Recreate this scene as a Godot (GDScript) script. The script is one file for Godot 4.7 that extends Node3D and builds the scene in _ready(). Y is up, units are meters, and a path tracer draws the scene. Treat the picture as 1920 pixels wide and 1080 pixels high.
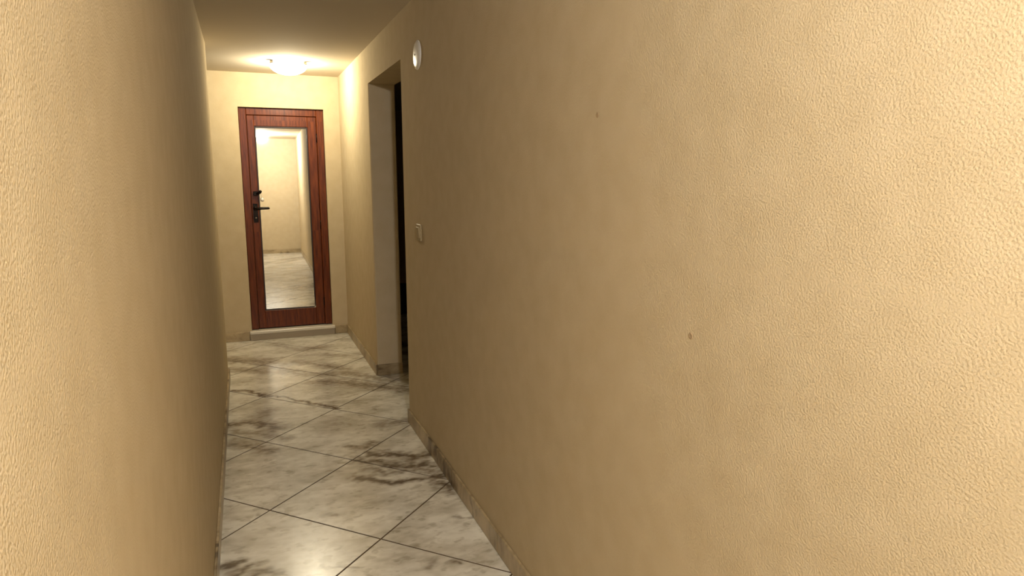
extends Node3D

# Corridor frame: x across (right +), y up, z along the corridor (far end -z). Metres.
const H := 2.4
const XL := -0.18
const XR := 0.874
const XRO := 1.066        # room side of the right wall
const ZF := -6.532        # far wall with the mirrored door
const ZN := 1.95           # wall behind the viewpoint
const ZL := -5.292        # end of the left wall, passage opens beyond it
const ZO0 := -4.974       # doorway in the right wall
const ZO1 := -3.918
const OH := 2.15
const XP := -1.5          # end of the side passage
const XS := 3.6           # side room
const ZS0 := -9.4
const ZS1 := -2.6
const VEINS_AND_SHADE := [
	[0.05,0.75,-0.156,-4.274,-0.04,-4.267,0.053,-4.19,0.108,-4.111],
	[0.03,0.4,-0.154,-4.16,-0.013,-4.067,0.158,-3.911],
	[0.045,0.55,-0.151,-3.94,-0.045,-3.873,0.039,-3.767],
	[0.014,0.8,-0.148,-4.977,-0.068,-4.97,0.042,-4.799,0.203,-4.673,0.354,-4.482,0.486,-4.339],
	[0.05,0.4,-0.009,-4.284,0.041,-4.408,0.075,-4.448],
	[0.05,0.45,0.302,-5.624,0.495,-5.444,0.643,-5.285],
	[0.06,0.4,0.151,-5.482,0.317,-5.257,0.465,-5.152,0.623,-5.135],
	[0.07,0.55,0.448,-4.983,0.593,-4.911,0.762,-4.759,1.018,-4.537],  # band by the doorway: part veining, part shadow painted into the stone
	[0.06,0.4,0.68,-5.112,0.832,-4.931,0.925,-4.792],  # same doorway band, shadow painted in with the veining
	[0.08,0.45,-0.179,-5.905,-0.023,-5.771,0.098,-5.671],
	[0.05,0.35,-0.174,-5.58,-0.026,-5.473,0.108,-5.372],
	[0.05,0.3,0.206,-6.235,0.374,-6.025,0.558,-6.053],
	[0.04,0.25,0.356,-5.782,0.573,-5.77,0.733,-5.631],
	[0.025,0.6,0.452,-3.675,0.496,-3.633,0.549,-3.62,0.605,-3.664],
	[0.03,0.85,0.577,-3.506,0.683,-3.456,0.773,-3.397,0.851,-3.389],
	[0.03,0.8,0.478,-3.462,0.584,-3.39,0.671,-3.291,0.762,-3.29,0.838,-3.239],
	[0.02,0.5,0.516,-3.318,0.636,-3.229,0.746,-3.226],
	[0.022,0.95,0.435,-3.236,0.499,-3.223,0.542,-3.148,0.649,-3.112,0.744,-3.106,0.849,-3.104],
	[0.045,0.5,0.748,-3.354,0.772,-3.216,0.828,-3.159],
	[0.035,0.7,0.813,-3.034,0.833,-2.982,0.848,-2.915],
	[0.022,0.95,-0.159,-2.618,-0.132,-2.63,-0.109,-2.645],
	[0.016,0.7,-0.127,-2.56,-0.088,-2.589,-0.031,-2.626],
	[0.02,0.7,-0.079,-2.526,-0.022,-2.54,0.054,-2.503],
	[0.008,0.4,0.19,-2.49,0.268,-2.471,0.323,-2.433],
	[0.012,0.4,-0.03,-3.031,-0.019,-3.021],
	[0.014,0.4,0.273,-2.895,0.29,-2.883],
	[0.012,0.5,0.678,-2.347,0.69,-2.326],
	[0.02,0.3,0.596,-2.387,0.599,-2.339],
	[0.008,0.35,0.773,-2.706,0.804,-2.668,0.851,-2.659],
	[0.02,0.3,0.574,-3.659,0.47,-3.556],
	[0.05,0.4,0.718,-3.934,0.85,-3.931]]

var M := {}
var used := {}

# ---------------------------------------------------------------- helpers
func mat(col: Color, rough: float, metal := 0.0) -> StandardMaterial3D:
	var m := StandardMaterial3D.new()
	m.albedo_color = col
	m.roughness = rough
	m.metallic = metal
	return m

func numbered(n: String) -> String:
	if not used.has(n):
		used[n] = 0
		return n
	used[n] += 1
	return "%s_%03d" % [n, used[n]]

func st_new() -> SurfaceTool:
	var s := SurfaceTool.new()
	s.begin(Mesh.PRIMITIVE_TRIANGLES)
	s.set_smooth_group(-1)
	return s

func commit(st: SurfaceTool) -> ArrayMesh:
	st.generate_normals()
	return st.commit()

func put(called: String, mesh: Mesh, m: Material, parent: Node, at := Vector3.ZERO) -> MeshInstance3D:
	var o := MeshInstance3D.new()
	o.mesh = mesh
	o.material_override = m
	o.name = called if parent != self else numbered(called)
	o.position = at
	o.cast_shadow = GeometryInstance3D.SHADOW_CASTING_SETTING_ON
	parent.add_child(o, true)
	return o

func group_node(called: String, at := Vector3.ZERO) -> Node3D:
	var n := Node3D.new()
	n.name = numbered(called)
	add_child(n)
	n.position = at
	return n

func tag(o: Node, label: String, category: String, group := "") -> void:
	o.set_meta("label", label)
	o.set_meta("category", category)
	if group != "":
		o.set_meta("group", group)

func structure(o: Node, label: String, category: String) -> void:
	tag(o, label, category)
	o.set_meta("kind", "structure")

func tri(st: SurfaceTool, a: Vector3, b: Vector3, c: Vector3) -> void:
	st.add_vertex(a); st.add_vertex(b); st.add_vertex(c)

func quad(st: SurfaceTool, a: Vector3, b: Vector3, c: Vector3, d: Vector3) -> void:
	tri(st, a, b, c); tri(st, a, c, d)

# box from corner p to corner q with chamfered edges of width e
func add_box(st: SurfaceTool, p: Vector3, q: Vector3, e := 0.0) -> void:
	var c := (p + q) * 0.5
	var h := (q - p).abs() * 0.5
	var dirs := [Vector3.RIGHT, Vector3.UP, Vector3.BACK]
	e = min(e, min(h.x, min(h.y, h.z)) * 0.9)
	for ax in 3:
		for s in [-1.0, 1.0]:
			var n: Vector3 = dirs[ax] * s
			var u: Vector3 = dirs[(ax + 1) % 3]
			var v: Vector3 = dirs[(ax + 2) % 3]
			var hn: float = h[ax]
			var hu: float = h[(ax + 1) % 3] - e
			var hv: float = h[(ax + 2) % 3] - e
			var a := c + n * hn - u * hu - v * hv
			var b := c + n * hn + u * hu - v * hv
			var d := c + n * hn + u * hu + v * hv
			var f := c + n * hn - u * hu + v * hv
			if s > 0: quad(st, a, f, d, b)
			else: quad(st, a, b, d, f)
	if e <= 0.0:
		return
	for ax in 3:
		var w: Vector3 = dirs[ax]
		var u: Vector3 = dirs[(ax + 1) % 3]
		var v: Vector3 = dirs[(ax + 2) % 3]
		var hw: float = h[ax] - e
		var hu: float = h[(ax + 1) % 3]
		var hv: float = h[(ax + 2) % 3]
		for su in [-1.0, 1.0]:
			for sv in [-1.0, 1.0]:
				var a: Vector3 = c + u * su * hu + v * sv * (hv - e)
				var b: Vector3 = c + u * su * (hu - e) + v * sv * hv
				if su * sv > 0: quad(st, a - w * hw, a + w * hw, b + w * hw, b - w * hw)
				else: quad(st, a - w * hw, b - w * hw, b + w * hw, a + w * hw)
	for sx in [-1.0, 1.0]:
		for sy in [-1.0, 1.0]:
			for sz in [-1.0, 1.0]:
				var a: Vector3 = c + Vector3(sx * h.x, sy * (h.y - e), sz * (h.z - e))
				var b: Vector3 = c + Vector3(sx * (h.x - e), sy * h.y, sz * (h.z - e))
				var d: Vector3 = c + Vector3(sx * (h.x - e), sy * (h.y - e), sz * h.z)
				if sx * sy * sz > 0: tri(st, a, d, b)
				else: tri(st, a, b, d)

func box_mesh(p: Vector3, q: Vector3, e := 0.0) -> ArrayMesh:
	var st := st_new()
	add_box(st, p, q, e)
	return commit(st)

# prism over a plan polygon of (x, z)
func add_prism(st: SurfaceTool, poly: PackedVector2Array, y0: float, y1: float) -> void:
	if Geometry2D.is_polygon_clockwise(poly):
		poly.reverse()
	var ix := Geometry2D.triangulate_polygon(poly)
	for k in range(0, ix.size(), 3):
		var a := poly[ix[k]]
		var b := poly[ix[k + 1]]
		var c := poly[ix[k + 2]]
		if (b - a).cross(c - a) < 0:
			var t := b
			b = c
			c = t
		tri(st, Vector3(a.x, y1, a.y), Vector3(b.x, y1, b.y), Vector3(c.x, y1, c.y))
		tri(st, Vector3(a.x, y0, a.y), Vector3(c.x, y0, c.y), Vector3(b.x, y0, b.y))
	for k in poly.size():
		var a := poly[k]
		var b := poly[(k + 1) % poly.size()]
		quad(st, Vector3(a.x, y0, a.y), Vector3(b.x, y0, b.y), Vector3(b.x, y1, b.y), Vector3(a.x, y1, a.y))

# plan polygon whose corners with radius > 0 are rounded: [x, z, r]
func rounded(pts: Array) -> PackedVector2Array:
	var out := PackedVector2Array()
	var n := pts.size()
	for k in n:
		var p := Vector2(pts[k][0], pts[k][1])
		var r: float = pts[k][2]
		if r <= 0.0:
			out.append(p)
			continue
		var a := (Vector2(pts[(k + n - 1) % n][0], pts[(k + n - 1) % n][1]) - p).normalized()
		var b := (Vector2(pts[(k + 1) % n][0], pts[(k + 1) % n][1]) - p).normalized()
		var c := p + (a + b) * r
		for i in 7:
			var t := i / 6.0 * PI * 0.5
			out.append(c - b * r * cos(t) - a * r * sin(t))
	return out

# lathe of profile (r, h) turned about +y
func lathe(prof: Array, seg := 48) -> ArrayMesh:
	var st := SurfaceTool.new()
	st.begin(Mesh.PRIMITIVE_TRIANGLES)
	st.set_smooth_group(0)
	for k in prof.size() - 1:
		var p: Vector2 = prof[k]
		var q: Vector2 = prof[k + 1]
		for i in seg:
			var t0 := TAU * i / seg
			var t1 := TAU * (i + 1) / seg
			var a := Vector3(p.x * cos(t0), p.y, p.x * sin(t0))
			var b := Vector3(p.x * cos(t1), p.y, p.x * sin(t1))
			var c := Vector3(q.x * cos(t1), q.y, q.x * sin(t1))
			var d := Vector3(q.x * cos(t0), q.y, q.x * sin(t0))
			if p.x > 1e-6: tri(st, a, b, c)
			if q.x > 1e-6: tri(st, a, c, d)
	st.generate_normals()
	return st.commit()

# round bar along a path with a radius for each point
func tube(path: Array, radii: Array, seg := 14) -> ArrayMesh:
	var st := SurfaceTool.new()
	st.begin(Mesh.PRIMITIVE_TRIANGLES)
	st.set_smooth_group(0)
	var rings := []
	for k in path.size():
		var d: Vector3 = (path[min(k + 1, path.size() - 1)] - path[max(k - 1, 0)]).normalized()
		var u := d.cross(Vector3.UP if absf(d.y) < 0.9 else Vector3.RIGHT).normalized()
		var v := d.cross(u)
		var ring := []
		for i in seg:
			var t := TAU * i / seg
			ring.append(path[k] + (u * cos(t) + v * sin(t)) * radii[k])
		rings.append(ring)
	for k in path.size() - 1:
		for i in seg:
			var j := (i + 1) % seg
			quad(st, rings[k][i], rings[k][j], rings[k + 1][j], rings[k + 1][i])
	for i in seg:
		var j := (i + 1) % seg
		tri(st, path[0], rings[0][j], rings[0][i])
		tri(st, path[-1], rings[-1][i], rings[-1][j])
	st.generate_normals()
	return st.commit()

func noise(sd: int, freq: float, oct := 4) -> FastNoiseLite:
	var n := FastNoiseLite.new()
	n.seed = sd
	n.noise_type = FastNoiseLite.TYPE_SIMPLEX_SMOOTH
	n.frequency = freq
	n.fractal_octaves = oct
	return n

func noise_tex(sd: int, freq: float, oct: int, lo: Color, hi: Color, size := 512) -> NoiseTexture2D:
	var t := NoiseTexture2D.new()
	t.width = size
	t.height = size
	t.seamless = true
	t.noise = noise(sd, freq, oct)
	var g := Gradient.new()
	g.set_color(0, lo)
	g.set_color(1, hi)
	t.color_ramp = g
	return t

func bump_tex(sd: int, freq: float, oct: int, strength: float, size := 1024) -> NoiseTexture2D:
	var t := NoiseTexture2D.new()
	t.width = size
	t.height = size
	t.seamless = true
	t.as_normal_map = true
	t.bump_strength = strength
	t.noise = noise(sd, freq, oct)
	return t

# ---------------------------------------------------------------- materials
const FX0 := -0.3
const FZ0 := -6.7
const FW := 1.4
const FD := 5.6
const FPX := 230.0

# veined stone of the floor: base tone, soft clouds, the veins and some painted doorway shade
func marble_image() -> Image:
	var w := int(FW * FPX)
	var h := int(FD * FPX)
	var dark := PackedFloat32Array()
	dark.resize(w * h)
	var wob := noise(5, 7.0, 3)
	var wob2 := noise(9, 26.0, 3)
	for s in VEINS_AND_SHADE:
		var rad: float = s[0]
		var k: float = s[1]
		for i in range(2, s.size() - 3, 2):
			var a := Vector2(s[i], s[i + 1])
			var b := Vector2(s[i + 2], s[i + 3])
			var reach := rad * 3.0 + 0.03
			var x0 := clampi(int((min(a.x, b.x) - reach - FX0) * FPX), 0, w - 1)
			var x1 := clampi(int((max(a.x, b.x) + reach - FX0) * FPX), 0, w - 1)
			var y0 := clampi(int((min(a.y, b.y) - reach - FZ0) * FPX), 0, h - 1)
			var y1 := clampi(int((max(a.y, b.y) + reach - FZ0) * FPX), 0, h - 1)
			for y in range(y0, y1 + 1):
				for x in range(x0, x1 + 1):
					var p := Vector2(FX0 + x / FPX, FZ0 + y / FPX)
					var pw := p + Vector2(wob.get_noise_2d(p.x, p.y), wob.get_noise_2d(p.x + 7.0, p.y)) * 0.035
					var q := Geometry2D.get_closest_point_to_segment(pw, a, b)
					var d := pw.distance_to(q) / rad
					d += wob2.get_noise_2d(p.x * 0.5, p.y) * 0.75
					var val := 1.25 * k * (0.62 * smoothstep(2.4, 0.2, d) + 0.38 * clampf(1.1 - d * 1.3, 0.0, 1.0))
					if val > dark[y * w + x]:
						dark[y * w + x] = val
	var cloud := noise(21, 2.6, 5)
	var fine := noise(33, 18.0, 4)
	var thin := noise(41, 3.4, 5)
	var speck := noise(57, 9.0, 3)
	var img := Image.create(w, h, false, Image.FORMAT_RGB8)
	var base := Color(0.90, 0.885, 0.835)
	var grey := Color(0.65, 0.615, 0.54)
	var vein_shade := Color(0.34, 0.28, 0.21)
	for y in h:
		for x in w:
			var px := FX0 + x / FPX
			var pz := FZ0 + y / FPX
			var c := clampf(0.34 + cloud.get_noise_2d(px * 0.7, pz * 1.5) * 0.9, 0.0, 1.0) * 0.75
			c += fine.get_noise_2d(px * 0.6, pz) * 0.3
			var t := absf(thin.get_noise_2d(px * 0.6 + 3.0, pz * 1.4))
			c += clampf(1.0 - t / 0.035, 0.0, 1.0) * 0.22
			c += smoothstep(0.30, 0.52, speck.get_noise_2d(px, pz * 1.6)) * 0.35
			var col := base.lerp(grey, clampf(c, 0.0, 1.0))
			col = col.lerp(vein_shade, clampf(dark[y * w + x] * (0.85 + fine.get_noise_2d(px + 9.0, pz * 2.0) * 0.6), 0.0, 0.9))
			img.set_pixel(x, y, col)
	return img

func wood_image() -> Image:
	var w := 128
	var h := 512
	var n := noise(3, 1.0, 4)
	var img := Image.create(w, h, false, Image.FORMAT_RGB8)
	var a := Color(0.46, 0.225, 0.09)
	var b := Color(0.28, 0.115, 0.04)
	for y in h:
		for x in w:
			var g := n.get_noise_2d(x * 0.09, y * 0.006) * 0.7 + n.get_noise_2d(x * 0.5, y * 0.02) * 0.35
			img.set_pixel(x, y, a.lerp(b, clampf(0.5 + g, 0.0, 1.0)))
	return img

func wall_paint(col_lo: Color, col_hi: Color, sd: int) -> StandardMaterial3D:
	var m := StandardMaterial3D.new()
	m.albedo_texture = noise_tex(sd, 0.012, 4, col_lo, col_hi)
	m.roughness = 0.95
	m.metallic_specular = 0.12
	m.uv1_triplanar = true
	m.uv1_world_triplanar = true
	m.uv1_scale = Vector3(1.1, 1.1, 1.1)
	m.normal_enabled = true
	m.normal_texture = bump_tex(sd + 1, 0.15, 3, 7.0)
	m.normal_scale = 0.15
	return m

func make_materials() -> void:
	M.wall = wall_paint(Color(0.745, 0.677, 0.55), Color(0.775, 0.71, 0.588), 11)
	M.ceiling = mat(Color(0.82, 0.78, 0.71), 0.95)
	M.ceiling.metallic_specular = 0.1
	var mi := marble_image()
	var tile := StandardMaterial3D.new()
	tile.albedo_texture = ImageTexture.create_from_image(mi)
	tile.roughness = 0.24
	tile.metallic_specular = 0.6
	M.tile = tile
	M.grout = mat(Color(0.34, 0.26, 0.17), 0.9)
	var sk := StandardMaterial3D.new()
	sk.albedo_texture = ImageTexture.create_from_image(mi)
	sk.albedo_color = Color(0.80, 0.73, 0.61)
	sk.roughness = 0.35
	M.skirting = sk
	var wd := StandardMaterial3D.new()
	wd.albedo_texture = ImageTexture.create_from_image(wood_image())
	wd.uv1_triplanar = true
	wd.uv1_scale = Vector3(4, 1, 4)
	wd.roughness = 0.33
	wd.metallic_specular = 0.35
	M.wood = wd
	M.mirror = mat(Color(0.86, 0.86, 0.83), 0.02, 1.0)
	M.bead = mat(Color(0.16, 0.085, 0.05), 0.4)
	M.bronze = mat(Color(0.10, 0.075, 0.055), 0.32, 0.8)
	M.steel = mat(Color(0.62, 0.60, 0.56), 0.3, 1.0)
	M.white_plastic = mat(Color(0.90, 0.88, 0.84), 0.3)
	M.cream_plastic = mat(Color(0.66, 0.59, 0.45), 0.5)
	M.threshold = mat(Color(0.83, 0.80, 0.74), 0.3)
	M.skirting_step = mat(Color(0.66, 0.61, 0.53), 0.4)
	M.putty = mat(Color(0.63, 0.545, 0.42), 0.9)
	M.paper = mat(Color(0.92, 0.90, 0.85), 0.6)
	var gl := mat(Color(0.98, 0.96, 0.92), 0.25)
	gl.emission_enabled = true
	gl.emission = Color(1.0, 0.985, 0.93)
	gl.emission_energy_multiplier = GLOW
	M.lamp_glass = gl
	M.lamp_rim = mat(Color(0.55, 0.52, 0.46), 0.35, 0.7)

# ---------------------------------------------------------------- light
const GLOW := 3.0
const TINT_FAR := Color(1.0, 0.955, 0.83)
const TINT_NEAR := Color(0.985, 0.99, 1.0)

func ceiling_lamp(at: Vector3, energy: float, tint: Color, label: String) -> void:
	var t := group_node("ceiling_lamp", at)
	tag(t, label, "lamp", "domed ceiling lamps of the corridor")
	# a shallow plate, a metal rim and a frosted glass dome, all below the ceiling
	put("base_plate", lathe([Vector2(0, 0), Vector2(0.118, 0), Vector2(0.120, -0.003), Vector2(0.120, -0.009), Vector2(0, -0.009)]), M.white_plastic, t)
	var prof := [Vector2(0.136, -0.004), Vector2(0.144, -0.012)]
	for i in 15:
		var a := i / 14.0 * PI * 0.5
		prof.append(Vector2(0.147 * cos(a), -0.020 - 0.080 * sin(a)))
	put("glass_dome", lathe(prof), M.lamp_glass, t)
	for k in 3:
		var th := TAU * (k / 3.0 + 0.42)
		var clip := put("clip", box_mesh(Vector3(-0.006, -0.022, -0.022), Vector3(0.004, -0.001, 0.022), 0.002), M.lamp_rim, t, Vector3(0.147 * cos(th), 0, 0.147 * sin(th)))
		clip.rotation.y = -th
	var l := OmniLight3D.new()
	l.name = "bulb_light"
	l.light_color = tint
	l.light_energy = energy
	l.light_size = 0.05
	l.omni_range = 20.0
	l.omni_attenuation = 2.0
	l.shadow_enabled = true
	l.position = Vector3(0, -0.062, 0)
	t.add_child(l)

# ---------------------------------------------------------------- build
func _ready() -> void:
	var cam := Camera3D.new()
	cam.name = "camera"
	cam.fov = 46.44
	cam.near = 0.02
	cam.position = Vector3(0, 1.4878, 0)
	cam.rotation = Vector3(-0.16283, -0.37803, -0.0007)
	add_child(cam)
	cam.current = true
	var env := Environment.new()
	env.background_mode = Environment.BG_COLOR
	env.background_color = Color(0, 0, 0)
	env.tonemap_mode = Environment.TONE_MAPPER_LINEAR
	env.tonemap_exposure = 1.05
	env.sdfgi_enabled = true
	env.ssao_enabled = true
	env.ssil_enabled = true
	var we := WorldEnvironment.new()
	we.name = "environment"
	we.environment = env
	add_child(we)
	make_materials()
	ceiling_lamp(Vector3(0.40, H, -5.86), 1.15, TINT_FAR, "lit frosted dome lamp on the ceiling in front of the mirrored door")
	ceiling_lamp(Vector3(0.20, H, 0.6), 4.1, TINT_NEAR, "lit frosted dome lamp reflected in the top of the door mirror")
	build_shell()
	build_floor()
	build_skirting()
	build_door()
	build_small()

func build_shell() -> void:
	var st := st_new()
	add_prism(st, rounded([[XL, ZN, 0], [XL, ZL, 0.04], [XP, ZL, 0], [XP, ZN, 0]]), 0.0, H)
	structure(put("wall_left", commit(st), M.wall, self), "beige stippled wall running close beside the skirting, ending at a corner", "wall")

	st = st_new()
	add_prism(st, rounded([[XR, ZN, 0], [XRO, ZN, 0], [XRO, ZO1, 0.01], [XR, ZO1, 0.012]]), 0.0, OH)
	add_prism(st, rounded([[XR, ZF, 0], [XR, ZO0, 0.012], [XRO, ZO0, 0.01], [XRO, ZF, 0]]), 0.0, OH)
	add_box(st, Vector3(XR, OH, ZF), Vector3(XRO, H, ZN))
	var wr := put("wall_right", commit(st), M.wall, self)
	structure(wr, "long beige stippled wall with a dark doorway, round cover and switch", "wall")
	# filled screw holes
	for p in [Vector3(XR, 1.65, -1.595), Vector3(XR, 1.153, -1.163)]:
		var hm := lathe([Vector2(0, 0.0006), Vector2(0.0035, 0.0009), Vector2(0.0055, 0.0014), Vector2(0.0075, 0.0004), Vector2(0.0085, -0.001)], 16)
		var hole := put("filled_screw_hole", hm, M.putty, wr, p)
		hole.rotation = Vector3(0, 0, PI * 0.5)

	st = st_new()
	var dx0 := 0.003
	var dx1 := 0.732
	add_box(st, Vector3(XP, 0, ZF - 0.2), Vector3(dx0, H, ZF))
	add_box(st, Vector3(dx1, 0, ZF - 0.2), Vector3(XRO, H, ZF))
	add_box(st, Vector3(dx0, 2.106, ZF - 0.2), Vector3(dx1, H, ZF))
	add_box(st, Vector3(dx0, 0, ZF - 0.2), Vector3(dx1, 2.106, ZF - 0.12))
	structure(put("wall_back", commit(st), M.wall, self), "beige end wall around the brown mirrored door", "wall")

	structure(put("wall_front", box_mesh(Vector3(XP, 0, ZN), Vector3(XRO, H, ZN + 0.15)), M.wall, self), "beige wall facing the mirrored door, seen in its mirror", "wall")
	structure(put("wall_passage_end", box_mesh(Vector3(XP - 0.15, 0, ZF - 0.2), Vector3(XP, H, ZN)), M.wall, self), "beige wall closing the side passage round the corner", "wall")
	structure(put("ceiling", box_mesh(Vector3(XP - 0.15, H, ZS0 - 0.15), Vector3(XS + 0.15, H + 0.15, ZN + 0.15)), M.ceiling, self), "off-white ceiling with the dome lamps", "ceiling")

	st = st_new()
	add_box(st, Vector3(XRO - 0.15, 0, ZS0 - 0.15), Vector3(XS + 0.15, H, ZS0))
	add_box(st, Vector3(XRO, 0, ZS1), Vector3(XS + 0.15, H, ZS1 + 0.15))
	add_box(st, Vector3(XS, 0, ZS0), Vector3(XS + 0.15, H, ZS1))
	add_box(st, Vector3(XRO - 0.15, 0, ZS0), Vector3(XRO, H, ZF - 0.2))
	structure(put("wall_side_room", commit(st), M.wall, self), "walls of the unlit room behind the dark doorway", "wall")

func floor_uv(x: float, z: float) -> Vector2:
	return Vector2((x - FX0) / FW, (z - FZ0) / FD)

func rect(x0: float, z0: float, x1: float, z1: float) -> PackedVector2Array:
	return PackedVector2Array([Vector2(x0, z0), Vector2(x1, z0), Vector2(x1, z1), Vector2(x0, z1)])

func build_floor() -> void:
	var f := group_node("floor")
	structure(f, "polished veined marble tile floor laid diagonally with dark joints", "floor")
	put("grout_bed", box_mesh(Vector3(XP - 0.15, -0.12, ZS0 - 0.15), Vector3(XS + 0.15, -0.0018, ZN + 0.15)), M.grout, f)
	var area := rect(XL, ZF, XR, ZN)
	for r in [rect(XP, ZF, XL + 0.01, ZL), rect(XR - 0.01, ZO0, XRO + 0.01, ZO1), rect(XRO, -7.2, 2.9, ZS1)]:
		area = Geometry2D.merge_polygons(area, r)[0]
	var o := Vector2(0.459, -3.468)
	var step := 0.6028
	var ang := PI * 0.25 + 0.012
	var u := Vector2(cos(ang), sin(ang))
	var v := Vector2(-sin(ang), cos(ang))
	var g := 0.0042
	for i in range(-12, 14):
		for j in range(-14, 12):
			var c := o + u * (i * step) + v * (j * step)
			var a := g
			var b := step - g
			var poly := PackedVector2Array([c + u * a + v * a, c + u * b + v * a, c + u * b + v * b, c + u * a + v * b])
			for piece in Geometry2D.intersect_polygons(poly, area):
				if piece.size() < 3:
					continue
				put("tile", tile_mesh(piece), M.tile, f)

func tile_mesh(poly: PackedVector2Array) -> ArrayMesh:
	if Geometry2D.is_polygon_clockwise(poly):
		poly.reverse()
	var st := st_new()
	var ix := Geometry2D.triangulate_polygon(poly)
	for k in range(0, ix.size(), 3):
		var t := [poly[ix[k]], poly[ix[k + 1]], poly[ix[k + 2]]]
		if (t[1] - t[0]).cross(t[2] - t[0]) < 0:
			t = [t[0], t[2], t[1]]
		for p in t:
			st.set_uv(floor_uv(p.x, p.y))
			st.add_vertex(Vector3(p.x, 0, p.y))
	for k in poly.size():
		var a := poly[k]
		var b := poly[(k + 1) % poly.size()]
		for p in [[a, -0.006], [b, -0.006], [b, 0.0], [a, -0.006], [b, 0.0], [a, 0.0]]:
			st.set_uv(floor_uv(p[0].x, p[0].y))
			st.add_vertex(Vector3(p[0].x, p[1], p[0].y))
	return commit(st)

# one run of skirting tiles from a to b (plan), face turned to the side n; joints at the given distances along the run
func skirting_run(parent: Node3D, a: Vector2, b: Vector2, n: Vector2, cuts: Array) -> void:
	var d := (b - a).normalized()
	var len := a.distance_to(b)
	var edges := [0.0]
	for c in cuts:
		if c > 0.02 and c < len - 0.02:
			edges.append(c)
	edges.append(len)
	for k in edges.size() - 1:
		var s: float = edges[k] + (0.0015 if k > 0 else 0.0)
		var e: float = edges[k + 1] - (0.0015 if k < edges.size() - 2 else 0.0)
		var p := a + d * s
		var q := a + d * e + n * 0.011
		var st := st_new()
		add_box(st, Vector3(min(p.x, q.x), 0.0005, min(p.y, q.y)), Vector3(max(p.x, q.x), 0.085 + 0.002 * (k % 2), max(p.y, q.y)), 0.002)
		var m := commit(st)
		# stone grain runs on from the floor in front of it
		var mdt := MeshDataTool.new()
		mdt.create_from_surface(m, 0)
		for i in mdt.get_vertex_count():
			var vtx := mdt.get_vertex(i)
			var f := Vector2(vtx.x, vtx.z) + n * vtx.y
			mdt.set_vertex_uv(i, floor_uv(f.x, f.y))
		m.clear_surfaces()
		mdt.commit_to_surface(m)
		put("skirting_tile", m, M.skirting, parent)

func spaced(first: float, step: float, n: int) -> Array:
	var out := []
	for k in n:
		out.append(first + step * k)
	return out

func build_skirting() -> void:
	var r := group_node("baseboard_right")
	structure(r, "veined stone skirting tiles along the right wall", "skirting")
	# distances are measured from ZN towards the far end
	skirting_run(r, Vector2(XR, ZN), Vector2(XR, ZO1), Vector2(-1, 0), spaced(ZN + 2.336 - 0.64 * 5, 0.64, 9))
	skirting_run(r, Vector2(XR, ZO0), Vector2(XR, ZF + 0.011), Vector2(-1, 0), [0.54, 1.18])
	skirting_run(r, Vector2(XR, ZO0), Vector2(XRO, ZO0), Vector2(0, 1), [])
	var l := group_node("baseboard_left")
	structure(l, "veined stone skirting tiles along the left wall", "skirting")
	skirting_run(l, Vector2(XL, ZN), Vector2(XL, ZL), Vector2(1, 0), spaced(0.4, 0.64, 10))
	var b := group_node("baseboard_back")
	structure(b, "short stone skirting tiles either side of the door step", "skirting")
	skirting_run(b, Vector2(XP, ZF), Vector2(-0.016, ZF), Vector2(0, 1), spaced(0.2, 0.64, 3))
	skirting_run(b, Vector2(0.75, ZF), Vector2(XR, ZF), Vector2(0, 1), [])
	var fr := group_node("baseboard_front")
	structure(fr, "stone skirting tiles below the wall seen in the mirror", "skirting")
	skirting_run(fr, Vector2(XL + 0.011, ZN), Vector2(XR - 0.011, ZN), Vector2(0, -1), [0.5])

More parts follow.
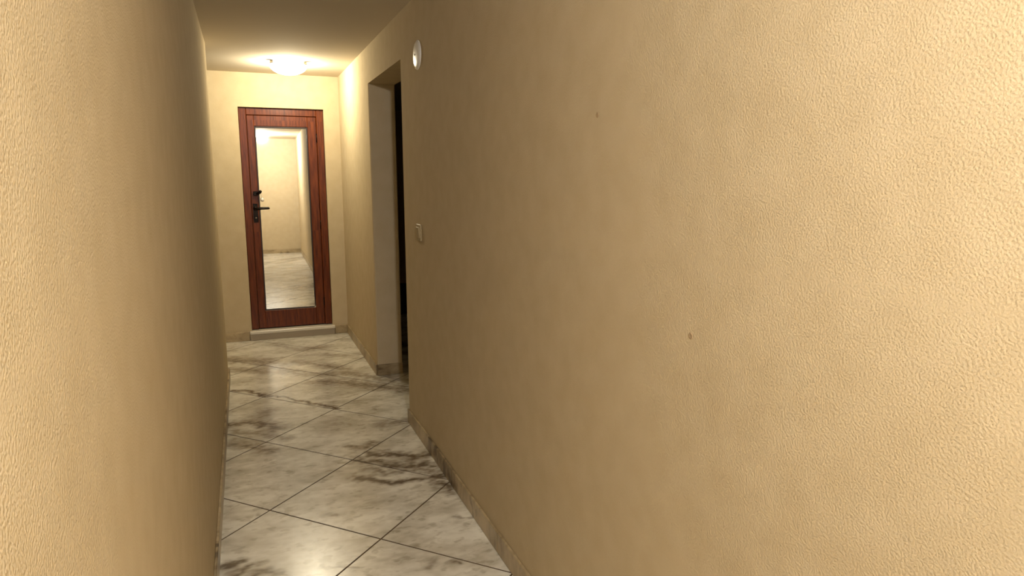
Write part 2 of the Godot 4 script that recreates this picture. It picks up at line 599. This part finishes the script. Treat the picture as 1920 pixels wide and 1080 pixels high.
func build_door() -> void:
	# door set back in the end wall, on a raised stone step
	var base := 0.0945
	var top := 2.104
	var d := group_node("door_1", Vector3(0.0055, 0, ZF))
	structure(d, "dark brown wooden door with a tall mirror panel and bronze handle", "door")
	var W := 0.7245
	var fz := -0.035       # face of the frame
	var lz := -0.045       # face of the leaf
	var fw := 0.062
	# frame
	put("frame_jamb", box_mesh(Vector3(0, base, -0.115), Vector3(fw, top, fz), 0.004), M.wood, d)
	put("frame_jamb", box_mesh(Vector3(W - fw, base, -0.115), Vector3(W, top, fz), 0.004), M.wood, d)
	put("frame_head", box_mesh(Vector3(fw, top - fw, -0.115), Vector3(W - fw, top, fz), 0.004), M.wood, d)
	# leaf of stiles and rails around the mirror
	var x0 := fw + 0.003
	var x1 := W - fw - 0.003
	var mx0 := 0.123
	var mx1 := 0.584
	var my0 := 0.262
	var my1 := 1.946
	var y1 := top - fw - 0.003
	var y0 := base + 0.004
	put("stile", box_mesh(Vector3(x0, y0, -0.09), Vector3(mx0, y1, lz), 0.003), M.wood, d)
	put("stile", box_mesh(Vector3(mx1, y0, -0.09), Vector3(x1, y1, lz), 0.003), M.wood, d)
	put("top_rail", box_mesh(Vector3(mx0, my1, -0.09), Vector3(mx1, y1, lz), 0.003), M.wood, d)
	put("bottom_rail", box_mesh(Vector3(mx0, y0, -0.09), Vector3(mx1, my0, lz), 0.003), M.wood, d)
	put("back_panel", box_mesh(Vector3(mx0, my0, -0.09), Vector3(mx1, my1, -0.072)), M.bead, d)
	# mirror a hair out of square in its rebate
	var mir := put("mirror", box_mesh(Vector3(-0.229, -0.841, -0.003), Vector3(0.229, 0.841, 0.002)), M.mirror, d, Vector3((mx0 + mx1) * 0.5, (my0 + my1) * 0.5, -0.060))
	mir.rotation_degrees = Vector3(-0.35, -0.75, 0)
	mir.set_meta("label", "tall mirror showing the corridor behind")
	var bw := 0.013  # dark beads widened to stand in for shade round the mirror
	var bz := -0.050
	put("shade_bead", box_mesh(Vector3(mx0, my0, -0.062), Vector3(mx0 + bw, my1, bz), 0.002), M.bead, d)
	put("shade_bead", box_mesh(Vector3(mx1 - bw, my0, -0.062), Vector3(mx1, my1, bz), 0.002), M.bead, d)
	put("shade_bead", box_mesh(Vector3(mx0 + bw, my1 - bw, -0.062), Vector3(mx1 - bw, my1, bz), 0.002), M.bead, d)
	put("shade_bead", box_mesh(Vector3(mx0 + bw, my0, -0.062), Vector3(mx1 - bw, my0 + bw, bz), 0.002), M.bead, d)
	# handle: long plate, neck and lever, key hole below
	var plate := put("handle_plate", box_mesh(Vector3(-0.020, -0.125, 0), Vector3(0.020, 0.045, 0.006), 0.002), M.bronze, d, Vector3(0.094, 1.212, lz))
	var lev := put("lever", tube([Vector3(0, 0, 0.004), Vector3(0, 0, 0.040), Vector3(0.004, 0, 0.050), Vector3(0.016, 0, 0.054), Vector3(0.06, 0.001, 0.054), Vector3(0.112, 0.002, 0.051), Vector3(0.120, 0.002, 0.049)], [0.012, 0.010, 0.011, 0.012, 0.010, 0.009, 0.005]), M.bronze, plate)
	lev.set_meta("label", "dark lever")
	var rose := put("rose", lathe([Vector2(0, 0.012), Vector2(0.014, 0.012), Vector2(0.019, 0.006), Vector2(0.02, 0.005)], 24), M.bronze, plate)
	rose.rotation.x = PI * 0.5
	var cyl := put("lock_cylinder", lathe([Vector2(0, 0.013), Vector2(0.008, 0.013), Vector2(0.0085, 0.005)], 20), M.steel, plate, Vector3(0, -0.085, 0))
	cyl.rotation.x = PI * 0.5
	# night latch above the handle
	var latch := put("latch", box_mesh(Vector3(-0.021, -0.020, 0), Vector3(0.019, 0.020, 0.028), 0.004), M.bronze, d, Vector3(0.104, 1.348, lz))
	put("latch_knob", tube([Vector3(0.010, -0.002, 0.026), Vector3(0.022, 0.002, 0.040), Vector3(0.036, 0.012, 0.046), Vector3(0.047, 0.026, 0.046)], [0.010, 0.012, 0.014, 0.009]), M.bronze, latch)
	var blob := put("white_blob", lathe([Vector2(0, 0.018), Vector2(0.009, 0.0155), Vector2(0.0145, 0.009), Vector2(0.016, 0), Vector2(0.0145, -0.009), Vector2(0.009, -0.0155), Vector2(0, -0.018)], 20), M.white_plastic, latch, Vector3(0.052, -0.056, 0.040))  # white spot of unknown nature, built as a small ellipsoid on a cord
	blob.set_meta("label", "unidentified small white fob hanging from the latch")
	put("blob_cord", tube([Vector3(0.036, 0.000, 0.046), Vector3(0.044, -0.018, 0.045), Vector3(0.050, -0.040, 0.041)], [0.0012, 0.0012, 0.0012], 8), M.paper, latch)
	# hinges
	for y in [0.32, 1.05, 1.85]:
		put("hinge", tube([Vector3(x1 + 0.002, y - 0.04, lz + 0.004), Vector3(x1 + 0.002, y + 0.04, lz + 0.004)], [0.006, 0.006], 12), M.bronze, d)
	# stone step under the door with a projecting nosing
	var s := group_node("door_step", Vector3(-0.012, 0, ZF))
	tag(s, "pale stone step below the brown mirrored door", "step")
	put("riser", box_mesh(Vector3(0.0, 0.0005, -0.118), Vector3(0.758, 0.060, 0.020), 0.002), M.skirting_step, s)
	put("tread", box_mesh(Vector3(-0.004, 0.060, -0.118), Vector3(0.762, 0.088, 0.036), 0.005), M.threshold, s)

func build_small() -> void:
	# round white cover high on the right wall
	var c := group_node("round_wall_cover", Vector3(XR, 2.107, -3.505))
	tag(c, "round white domed plastic cover on the wall above the light switch", "wall cover")
	var pm := lathe([Vector2(0, 0.004), Vector2(0.071, 0.004), Vector2(0.073, 0.002), Vector2(0.073, 0)], 40)
	put("back_ring", pm, M.white_plastic, c).rotation.z = PI * 0.5
	var prof := []
	for i in 10:
		var a := i / 9.0
		prof.append(Vector2(0.070 * a, 0.004 + 0.012 * sqrt(max(0.0, 1.0 - a * a))))
	put("cover", lathe(prof, 40), M.white_plastic, c).rotation.z = PI * 0.5
	put("centre_screw", lathe([Vector2(0, 0.0185), Vector2(0.004, 0.018), Vector2(0.005, 0.015)], 16), M.steel, c).rotation.z = PI * 0.5
	# light switch
	var s := group_node("light_switch", Vector3(XR, 1.197, -3.545))
	tag(s, "cream rocker light switch on the wall beside the dark doorway", "switch")
	put("face_plate", box_mesh(Vector3(-0.009, -0.045, -0.045), Vector3(0, 0.045, 0.045), 0.003), M.cream_plastic, s)
	var rk := put("rocker", box_mesh(Vector3(-0.006, -0.030, -0.030), Vector3(0.002, 0.030, 0.030), 0.002), M.cream_plastic, s, Vector3(-0.008, 0, 0))
	rk.rotation.z = 0.07
